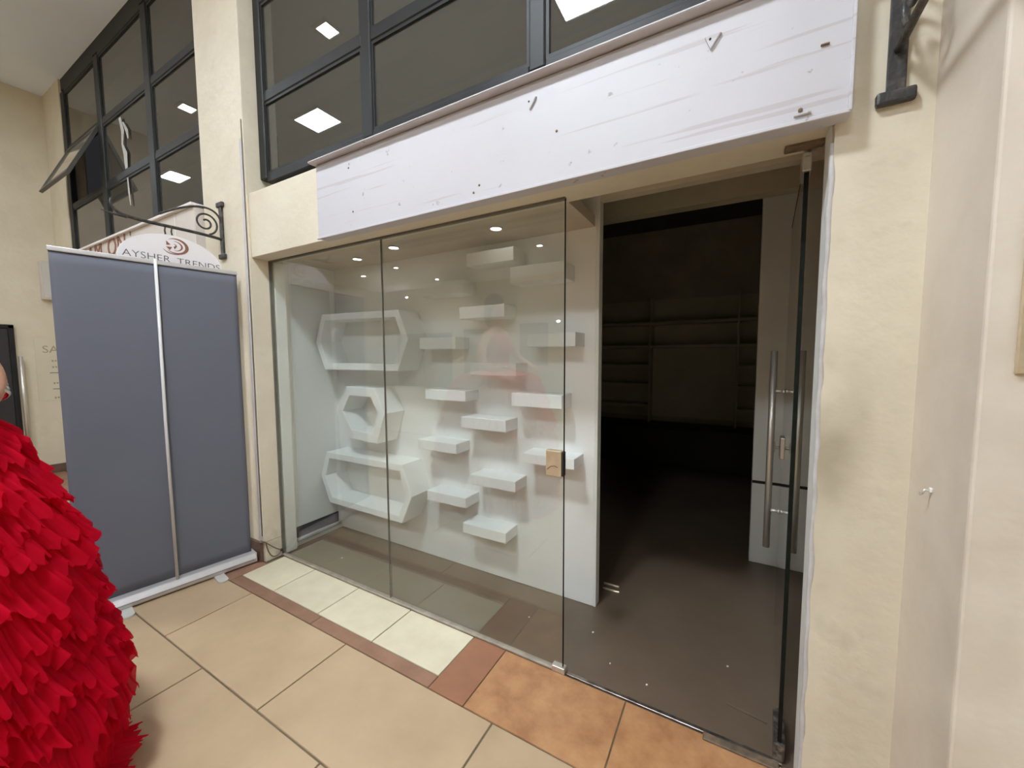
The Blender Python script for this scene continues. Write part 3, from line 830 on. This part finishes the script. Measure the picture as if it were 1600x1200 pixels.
# ---- white floating shelves
Y0, Y1 = 0.39, 0.545
SHELVES = {
 'left': [(-1.842, -1.507, .496, .565), (-1.916, -1.579, .851, .919), (-1.841, -1.50, 1.205, 1.275), (-1.883, -1.575, 1.548, 1.626), (-1.862, -1.515, 1.903, 1.985)],
 'middle': [(-1.535, -1.204, .327, .396), (-1.467, -1.134, .668, .736), (-1.538, -1.20, 1.032, 1.107), (-1.462, -1.127, 1.379, 1.457), (-1.54, -1.205, 1.735, 1.812), (-1.48, -1.14, 2.06, 2.14)],
 'right': [(-1.085, -.757, .861, .923), (-1.158, -.832, 1.198, 1.278), (-1.054, -.755, 1.551, 1.63), (-1.163, -.82, 1.925, 2.02)],
}
ORD = ['lowest', 'second lowest', 'third lowest', 'fourth lowest', 'fifth lowest', 'topmost']
WHERE = {'left': 'beside the hexagons', 'middle': 'in the middle column', 'right': 'in the column nearest the doorway'}
for col, rows in SHELVES.items():
    for i, (x0, x1, z0, z1) in enumerate(rows):
        nm = 'topmost' if i == len(rows)-1 else ORD[i]
        o = box('wall_shelf', M_SHELF, (x0, x1, Y0, Y1, z0, z1), bevel=0.004, seg=2)
        setloc(o, ((x0+x1)/2, Y1, z0))
        tag(o, '%s white box shelf of the wall shelves %s' % (nm, WHERE[col]), 'shelf', 'white floating box shelves')
def hex_shelf(pts, t, label, yf=0.345, yb=0.545):
    cx = sum(p[0] for p in pts)/6; cz = sum(p[1] for p in pts)/6
    # inner polygon: offset edges inwards by t
    n = 6; inner = []
    for i in range(n):
        a, b, c = Vector(pts[i-1]), Vector(pts[i]), Vector(pts[(i+1) % n])
        d1 = (b-a).normalized(); d2 = (c-b).normalized()
        n1 = Vector((-d1.y, d1.x)); n2 = Vector((-d2.y, d2.x))
        ce = Vector((cx, cz))
        if n1.dot(ce-b) < 0: n1 = -n1
        if n2.dot(ce-b) < 0: n2 = -n2
        bis = (n1+n2).normalized()
        inner.append(b+bis*(t/max(0.3, bis.dot(n1))))
    bm = bmesh.new()
    V = lambda p, y: bm.verts.new((p[0], y, p[1]))
    oF = [V(p, yf) for p in pts]; oB = [V(p, yb) for p in pts]
    iF = [V(p, yf) for p in inner]; iB = [V(p, yb) for p in inner]
    for i in range(n):
        j = (i+1) % n
        bm.faces.new((oF[i], oF[j], iF[j], iF[i])); bm.faces.new((oB[j], oB[i], iB[i], iB[j]))
        bm.faces.new((oF[j], oF[i], oB[i], oB[j])); bm.faces.new((iF[i], iF[j], iB[j], iB[i]))
    bmesh.ops.recalc_face_normals(bm, faces=bm.faces)
    bmesh.ops.bevel(bm, geom=[e for e in bm.edges if abs(e.verts[0].co.y-yf) < 1e-6 and abs(e.verts[1].co.y-yf) < 1e-6], offset=0.003, segments=1, affect='EDGES')
    o = obj('hexagon_shelf', bm, M_SHELF)
    setloc(o, (cx, yb, min(p[1] for p in pts)))
    return tag(o, label, 'shelf', 'white hexagon wall shelves')
hex_shelf([(-2.955, 1.62), (-2.866, 1.835), (-2.03, 1.822), (-1.944, 1.617), (-2.05, 1.397), (-2.853, 1.397)], 0.05, 'wide white hexagon shelf, topmost of the three hexagons')
hex_shelf([(-2.735, 1.076), (-2.604, 1.269), (-2.292, 1.266), (-2.19, 1.085), (-2.28, .855), (-2.594, .868)], 0.068, 'small white hexagon shelf between the two wide ones')
hex_shelf([(-2.955, .52), (-2.873, .725), (-2.03, .73), (-1.945, .51), (-2.043, .298), (-2.855, .305)], 0.05, 'wide white hexagon shelf nearest the window floor')

# ---- dark built-in shelving deep in the shop
YB = 4.45
un = tag(empty('shelving_unit', (-0.75, YB, 0.6)), 'dim built-in shelving along the back of the dark shop', 'shelving')
for z in (1.95, 1.62):
    part(box('shelf_board', M_DARKUNIT, (-2.3, 0.9, YB-0.30, YB-0.02, z-0.02, z+0.02), bevel=0.003), un)
for x0, x1 in ((-2.3, -1.05), (0.05, 0.9)):
    for z in (1.35, 1.08, 0.78):
        part(box('shelf_board', M_DARKUNIT, (x0, x1, YB-0.30, YB-0.02, z-0.02, z+0.02), bevel=0.003), un)
part(box('back_panel', M_DARKUNIT, (-2.3, 0.9, YB-0.02, YB-0.004, 0.6, 2.3)), un)
part(box('middle_panel', M_DARKUNIT, (-1.03, 0.03, YB-0.10, YB-0.02, 0.62, 1.60), bevel=0.003), un)
for x in (-2.32, -1.04, 0.04, 0.91):
    part(box('upright', M_DARKUNIT, (x-0.012, x+0.012, YB-0.31, YB-0.02, 0.55, 2.3), bevel=0.002), un)
cn = tag(empty('low_counter', (-0.7, YB-0.3, 0)), 'black low counter under the dim back shelving', 'counter')
part(box('body', M_COUNTER, (-2.4, 1.0, YB-0.55, YB-0.02, 0.0, 0.50), bevel=0.004), cn)
part(box('top', M_COUNTER, (-2.42, 1.02, YB-0.58, YB-0.02, 0.50, 0.53), bevel=0.004), cn)

# ---- small things
tag(box('brass_plate', M_BRASS, (0.492, 0.62, -0.468, -0.459, 1.46, 1.80), bevel=0.002), 'olive brass plate on the right wall at the picture edge', 'plate')
hk = tag(empty('wall_hook', (0.446, -0.282, 1.147)), 'small bent hook in the right pier side', 'hook')
part(tubeobj('shank', M_STEEL, [(0.446, -0.282, 1.155), (0.432, -0.282, 1.156), (0.428, -0.284, 1.146)], 0.003, 6), hk)
part(tubeobj('bend', M_STEEL, [(0.428, -0.284, 1.146), (0.427, -0.272, 1.139), (0.428, -0.262, 1.144)], 0.002, 6), hk)
part(box('filler', M_WHITEBIT, (0.440, 0.4465, -0.290, -0.276, 1.15, 1.164), bevel=0.003), hk)
# surface conduit and loose cable at the left pillar corner
cd = tag(empty('wall_conduit', (XL-0.01, JF, 0.16)), 'thin pale cable conduit running down the left pillar corner', 'conduit')
part(box('channel', M_CONDUIT, (XL-0.032, XL-0.006, JF-0.012, JF, 0.15, 2.98), bevel=0.004, seg=2), cd)
part(tubeobj('wire', M_CABLE, [(XL-0.004, JF-0.006, 0.2), (XL-0.005, JF-0.007, 0.9), (XL-0.002, JF-0.005, 1.7), (XL-0.005, JF-0.006, 2.4), (XL-0.004, JF-0.006, 3.1)], 0.003, 6), cd)
cb = bezier((XL-0.012, JF-0.016, 0.165), (XL+0.03, JF+0.0, 0.17), (XL+0.012, -0.09, 0.09), (XL+0.018, -0.022, 0.05), 20)
cb2 = bezier((XL+0.006, JF+0.012, 0.15), (XL+0.01, -0.11, 0.0), (XL+0.02, -0.06, 0.0), (XL+0.018, -0.022, 0.05), 20)
lc = tag(empty('loose_cable', (XL, -0.08, 0)), 'loose brown cable loop at the foot of the left pillar', 'cable')
part(tubeobj('strand', M_CABLE, cb, 0.004, 6), lc)
part(tubeobj('strand', M_CABLE, cb2, 0.004, 6), lc)
part(box('end_clip', M_COUNTER, (XL+0.008, XL+0.026, -0.032, -0.014, 0.042, 0.058), bevel=0.003), lc)
# litter on the shop floor
for (x, y, s, a, lb) in ((-0.98, 0.27, 0.009, 0.4, 'tiny white paper scrap on the floor behind the glass'),
                         (-0.62, 0.33, 0.012, 0.2, 'pale sliver on the shop floor near the white wall end'),
                         (-0.48, 0.16, 0.007, 1.0, 'small white crumb on the shop floor just inside the glass edge'),
                         (-0.30, 0.12, 0.007, 0.7, 'small white crumb by the metal threshold'),
                         (0.02, 0.42, 0.008, 0.3, 'small white crumb in front of the open door'),
                         (-2.5, 0.18, 0.012, 0.8, 'white chip on the floor under the hexagons')):
    bm = bmesh.new(); s *= 0.62
    vs2 = [bm.verts.new((s*math.cos(k*math.pi/3)*random.uniform(.6, 1.2), s*math.sin(k*math.pi/3)*random.uniform(.5, 1.1), 0.0)) for k in range(6)]
    f = bm.faces.new(vs2)
    r = bmesh.ops.extrude_face_region(bm, geom=[f])
    for v in r['geom']:
        if isinstance(v, bmesh.types.BMVert): v.co.z += 0.003+random.uniform(0, .002)
    o = obj('litter_scrap', bm, M_WHITEBIT)
    o.location = (x, y, -0.002); o.rotation_euler = (0, 0, a)
    tag(o, lb, 'litter', 'scraps on the shop floor')
st = tubeobj('straw', M_CABLE, [(0.02, 0.185, 0.001), (0.10, 0.175, 0.001), (0.165, 0.16, 0.001)], [0.003, 0.0035, 0.002], 6)
tag(setloc(st, (0.09, 0.175, -0.002)), 'thin pale stick lying in front of the open door', 'stick')
bt = tag(empty('brass_strip', (-0.62, 0.82, -0.002)), 'glinting brass strip on the floor behind the white wall end', 'strip')
part(box('bar', M_BRASS, (-0.70, -0.60, 0.80, 0.812, -0.002, 0.012), bevel=0.003), bt)
part(box('bar', M_BRASS, (-0.69, -0.585, 0.745, 0.757, -0.002, 0.010), bevel=0.003), bt)
# pale wall box and sign on the far left wall
wb = tag(empty('wall_box', (LW, -0.1, 2.24)), 'pale box on the far left wall behind the banner top', 'box')
part(box('body', M_SIGNC, (LW, LW+0.10, -0.21, -0.02, 2.24, 2.72), bevel=0.006), wb)
part(box('face', M_PLASTIC, (LW+0.10, LW+0.106, -0.20, -0.03, 2.26, 2.70), bevel=0.004), wb)
ns = tag(empty('wall_notice', (LW, -0.1, 1.2)), 'faded notice lettering on the far left wall beside the banner', 'notice')
part(box('sheet', mat('notice_sheet', (0.70, 0.65, 0.50), 0.5, var=0.04), (LW, LW+0.006, -0.30, -0.02, 0.95, 1.75), bevel=0.001), ns)
M_FADE = mat('faded_ink', (0.42, 0.38, 0.24), 0.6, var=0.2, scale=30)
o = text('lettering', 'SA', 0.13, M_FADE, face_x((LW+0.007, -0.165, 1.605)), fit=0.14, depth=0.001); o.parent = ns; o.location = -ns.location
for z in (1.46, 1.38, 1.17, 0.98):
    for k in range(4):
        y = -0.165+k*0.026
        b_ = part(box('print_mark', M_FADE, (LW+0.006, LW+0.0075, y, y+0.016, z-0.012+0.004*(k % 2), z+0.012)), ns)
for z, y in ((1.305, -0.19), (1.095, -0.175)):
    part(box('rule', M_INK, (LW+0.006, LW+0.0075, y, -0.03, z-0.004, z+0.004)), ns)

# ---- red tulle ball gown on a figure
GX, GY = -2.12, -1.78
gw = tag(empty('ball_gown', (GX, GY, 0)), 'voluminous red tiered tulle ball gown at the left picture edge', 'dress')
PROF = [(1.36, 0.14), (1.335, 0.30), (1.30, 0.395), (1.22, 0.445), (1.10, 0.49), (0.95, 0.535), (0.78, 0.575), (0.60, 0.61), (0.42, 0.645), (0.25, 0.635), (0.10, 0.58), (0.03, 0.56)]
def prof(z):
    for (za, ra), (zb, rb) in zip(PROF, PROF[1:]):
        if za >= z >= zb:
            t = (za-z)/(za-zb); return ra+(rb-ra)*t
    return PROF[-1][1] if z < PROF[-1][0] else PROF[0][1]
bm = bmesh.new(); n = 72
rings = []
for z, r in PROF:
    rings.append([bm.verts.new((GX+(r-0.02)*math.cos(2*math.pi*k/n), GY+(r-0.02)*math.sin(2*math.pi*k/n), z)) for k in range(n)])
for A_, B_ in zip(rings, rings[1:]):
    for k in range(n): bm.faces.new((A_[k], B_[k], B_[(k+1) % n], A_[(k+1) % n]))
bm.faces.new(rings[0])
part(obj('underskirt', bm, M_SATIN, smooth=True), gw)
rng = random.Random(11)
def ruffle(ztop, drop, flare, waves, amp, seed, rows=9, n=1100):
    rg = random.Random(seed)
    ph = [rg.uniform(0, 6.28) for _ in range(10)]
    fr = [waves+rg.randint(-6, 6), waves*2+rg.randint(-7, 7), waves//3+rg.randint(-2, 3), 5, 3, 9, waves*3+rg.randint(-9, 9)]
    bm = bmesh.new(); R_ = []
    for j in range(rows+1):
        v = j/rows; ring = []
        for k in range(n):
            a = 2*math.pi*k/n
            w = math.sin(fr[0]*a+ph[0]+1.6*math.sin(fr[3]*a+ph[3])+0.8*math.sin(fr[5]*a+ph[1]))*0.5+math.sin(fr[1]*a+ph[1]+v*1.6+1.2*math.sin(fr[2]*a))*0.34+math.sin(fr[2]*a+ph[2])*0.45+math.sin(fr[6]*a+ph[6]-v*2)*0.22
            dr = drop*(1+0.34*math.sin(fr[3]*a+ph[4])*math.sin(fr[5]*a+ph[5])+0.16*math.sin(fr[2]*a+ph[7])+0.09*math.sin(fr[1]*a+ph[8]))
            zz = ztop-dr*v+0.045*math.sin(fr[4]*a+ph[9])+0.03*math.sin(fr[5]*a+ph[2])+amp*0.45*w*v
            zz = max(zz, 0.006)
            r = prof(min(max(zz, 0.03), 1.36))-0.018+flare*v**1.5+amp*w*(0.15+0.85*v)
            ring.append(bm.verts.new((GX+r*math.cos(a), GY+r*math.sin(a), zz)))
        R_.append(ring)
    for A_, B_ in zip(R_, R_[1:]):
        for k in range(n): bm.faces.new((A_[k], B_[k], B_[(k+1) % n], A_[(k+1) % n]))
    return bm
tiers = []
zt = 1.345
while zt > 0.12:
    tiers.append((zt, 0.15+0.05*rng.random(), 0.022+0.03*rng.random()))
    zt -= 0.062+0.02*rng.random()
tiers += [(0.13, 0.12, 0.07), (0.075, 0.07, 0.12)]
for i, (z, d, fl) in enumerate(tiers):
    part(obj('ruffle_tier', ruffle(z, d, fl, 54+9*(i % 4), 0.013+0.005*(i % 3), 100+7*i), M_TULLE, smooth=True), gw)
# bodice
bm = bmesh.new(); rings = []
for z, rx, ry in ((1.34, 0.135, 0.15), (1.40, 0.115, 0.135), (1.48, 0.125, 0.15), (1.58, 0.145, 0.17), (1.66, 0.14, 0.175), (1.69, 0.125, 0.165)):
    rings.append([bm.verts.new((GX+rx*math.cos(2*math.pi*k/32), GY+ry*math.sin(2*math.pi*k/32), z+(0.02*abs(math.sin(2*math.pi*k/32)) if z > 1.6 else 0))) for k in range(32)])
for A_, B_ in zip(rings, rings[1:]):
    for k in range(32): bm.faces.new((A_[k], A_[(k+1) % 32], B_[(k+1) % 32], B_[k]))
part(obj('bodice', bm, M_SATIN, smooth=True), gw)
bm = bmesh.new()
tube(bm, [(GX+0.123*math.cos(2*math.pi*k/40), GY+0.143*math.sin(2*math.pi*k/40), 1.385) for k in range(40)], 0.016, 8, closed=True)
part(obj('belt', bm, M_SILVER, smooth=True), gw)
# body: one skinned figure (torso, neck, head, arms)
J = [((0, 0, 1.40), .095), ((0, 0, 1.55), .115), ((0, 0, 1.70), .105), ((0, 0, 1.80), .052), ((0.008, 0, 1.86), .05), ((0.02, 0, 1.93), .078), ((0.012, 0, 2.01), .088), ((0.0, 0, 2.08), .055),
     ((0, 0.15, 1.725), .052), ((0.02, 0.29, 1.60), .043), ((0.06, 0.385, 1.468), .052), ((0.105, 0.388, 1.405), .044), ((0.17, 0.365, 1.375), .034), ((0.235, 0.345, 1.372), .030),
     ((0, -0.15, 1.725), .052), ((0.02, -0.27, 1.59), .043), ((0.06, -0.36, 1.475), .037), ((0.15, -0.36, 1.42), .033), ((0.23, -0.33, 1.39), .026), ((0.285, -0.30, 1.375), .026)]
E_ = [(0, 1), (1, 2), (2, 3), (3, 4), (4, 5), (5, 6), (6, 7), (2, 8), (8, 9), (9, 10), (10, 11), (11, 12), (12, 13), (2, 14), (14, 15), (15, 16), (16, 17), (17, 18), (18, 19)]
V_ = [p for p, r in J]; Rr = [r for p, r in J]
for base, s in ((13, 1), (19, -1)):
    c = Vector(V_[base]); d = (c-Vector(V_[base-1])).normalized(); sd = Vector((-d.y, d.x, 0)).normalized()
    for fi, (off, ln) in enumerate(((-.024, .058), (-.008, .066), (.008, .062), (.024, .05))):
        a_ = c+d*0.028+sd*off; b_ = a_+d*ln*.55+Vector((0, 0, -.006)); e_ = b_+d*ln*.45+Vector((0, 0, -.018))
        k0 = len(V_); V_ += [tuple(a_), tuple(b_), tuple(e_)]; Rr += [.0095, .0085, .007]
        E_ += [(base, k0), (k0, k0+1), (k0+1, k0+2)]
    a_ = c+sd*0.028*(-s)-d*0.01; b_ = a_+d*0.03+sd*0.014*(-s); k0 = len(V_)
    V_ += [tuple(a_), tuple(b_)]; Rr += [.011, .008]; E_ += [(base, k0), (k0, k0+1)]
me = bpy.data.meshes.new('body'); me.from_pydata([(GX+p[0], GY+p[1], p[2]) for p in V_], E_, [])
me.materials.append(M_SKIN)
body = bpy.data.objects.new('body', me); C.objects.link(body); part(body, gw)
sk = body.modifiers.new('skin', 'SKIN'); sk.use_smooth_shade = True
for i, r in enumerate(Rr): me.skin_vertices[0].data[i].radius = (r, r)
me.skin_vertices[0].data[0].use_root = True
sb = body.modifiers.new('sub', 'SUBSURF'); sb.levels = 2; sb.render_levels = 2
# face and hair
def blob(name, material, c, r, parent):
    bm = bmesh.new(); bmesh.ops.create_uvsphere(bm, u_segments=20, v_segments=12, radius=1)
    for v in bm.verts: v.co = Vector((GX+c[0]+v.co.x*r[0], GY+c[1]+v.co.y*r[1], c[2]+v.co.z*r[2]))
    return part(obj(name, bm, material, smooth=True), gw)
blob('hair', M_HAIR, (-0.025, 0, 2.03), (0.105, 0.098, 0.105), gw)
blob('hair', M_HAIR, (-0.075, 0, 1.93), (0.055, 0.085, 0.14), gw)
blob('nose', M_SKIN, (0.108, 0, 1.965), (0.018, 0.012, 0.02), gw)
for s in (1, -1):
    blob('eye', M_HAIR, (0.094, 0.034*s, 1.99), (0.008, 0.014, 0.006), gw)
blob('mouth', M_BROWN, (0.096, 0, 1.93), (0.008, 0.022, 0.007), gw)
# silver bracelet just under the elbow
p_a, p_b = Vector((GX+.085, GY+.385, 1.425)), Vector((GX+.112, GY+.386, 1.385))
dd = (p_b-p_a).normalized(); u_ = dd.orthogonal().normalized(); w_ = dd.cross(u_)
br = empty('bracelet', (p_a+p_b)/2); part(br, gw)
for s in range(4):
    bm = bmesh.new()
    c0 = (p_a+(p_b-p_a)*(s/3))-(p_a+p_b)/2
    tube(bm, [c0+0.037*(math.cos(2*math.pi*k/24)*u_+math.sin(2*math.pi*k/24)*w_) for k in range(24)], 0.007, 6, closed=True)
    obj('bead_ring', bm, M_SILVER, br, smooth=True)
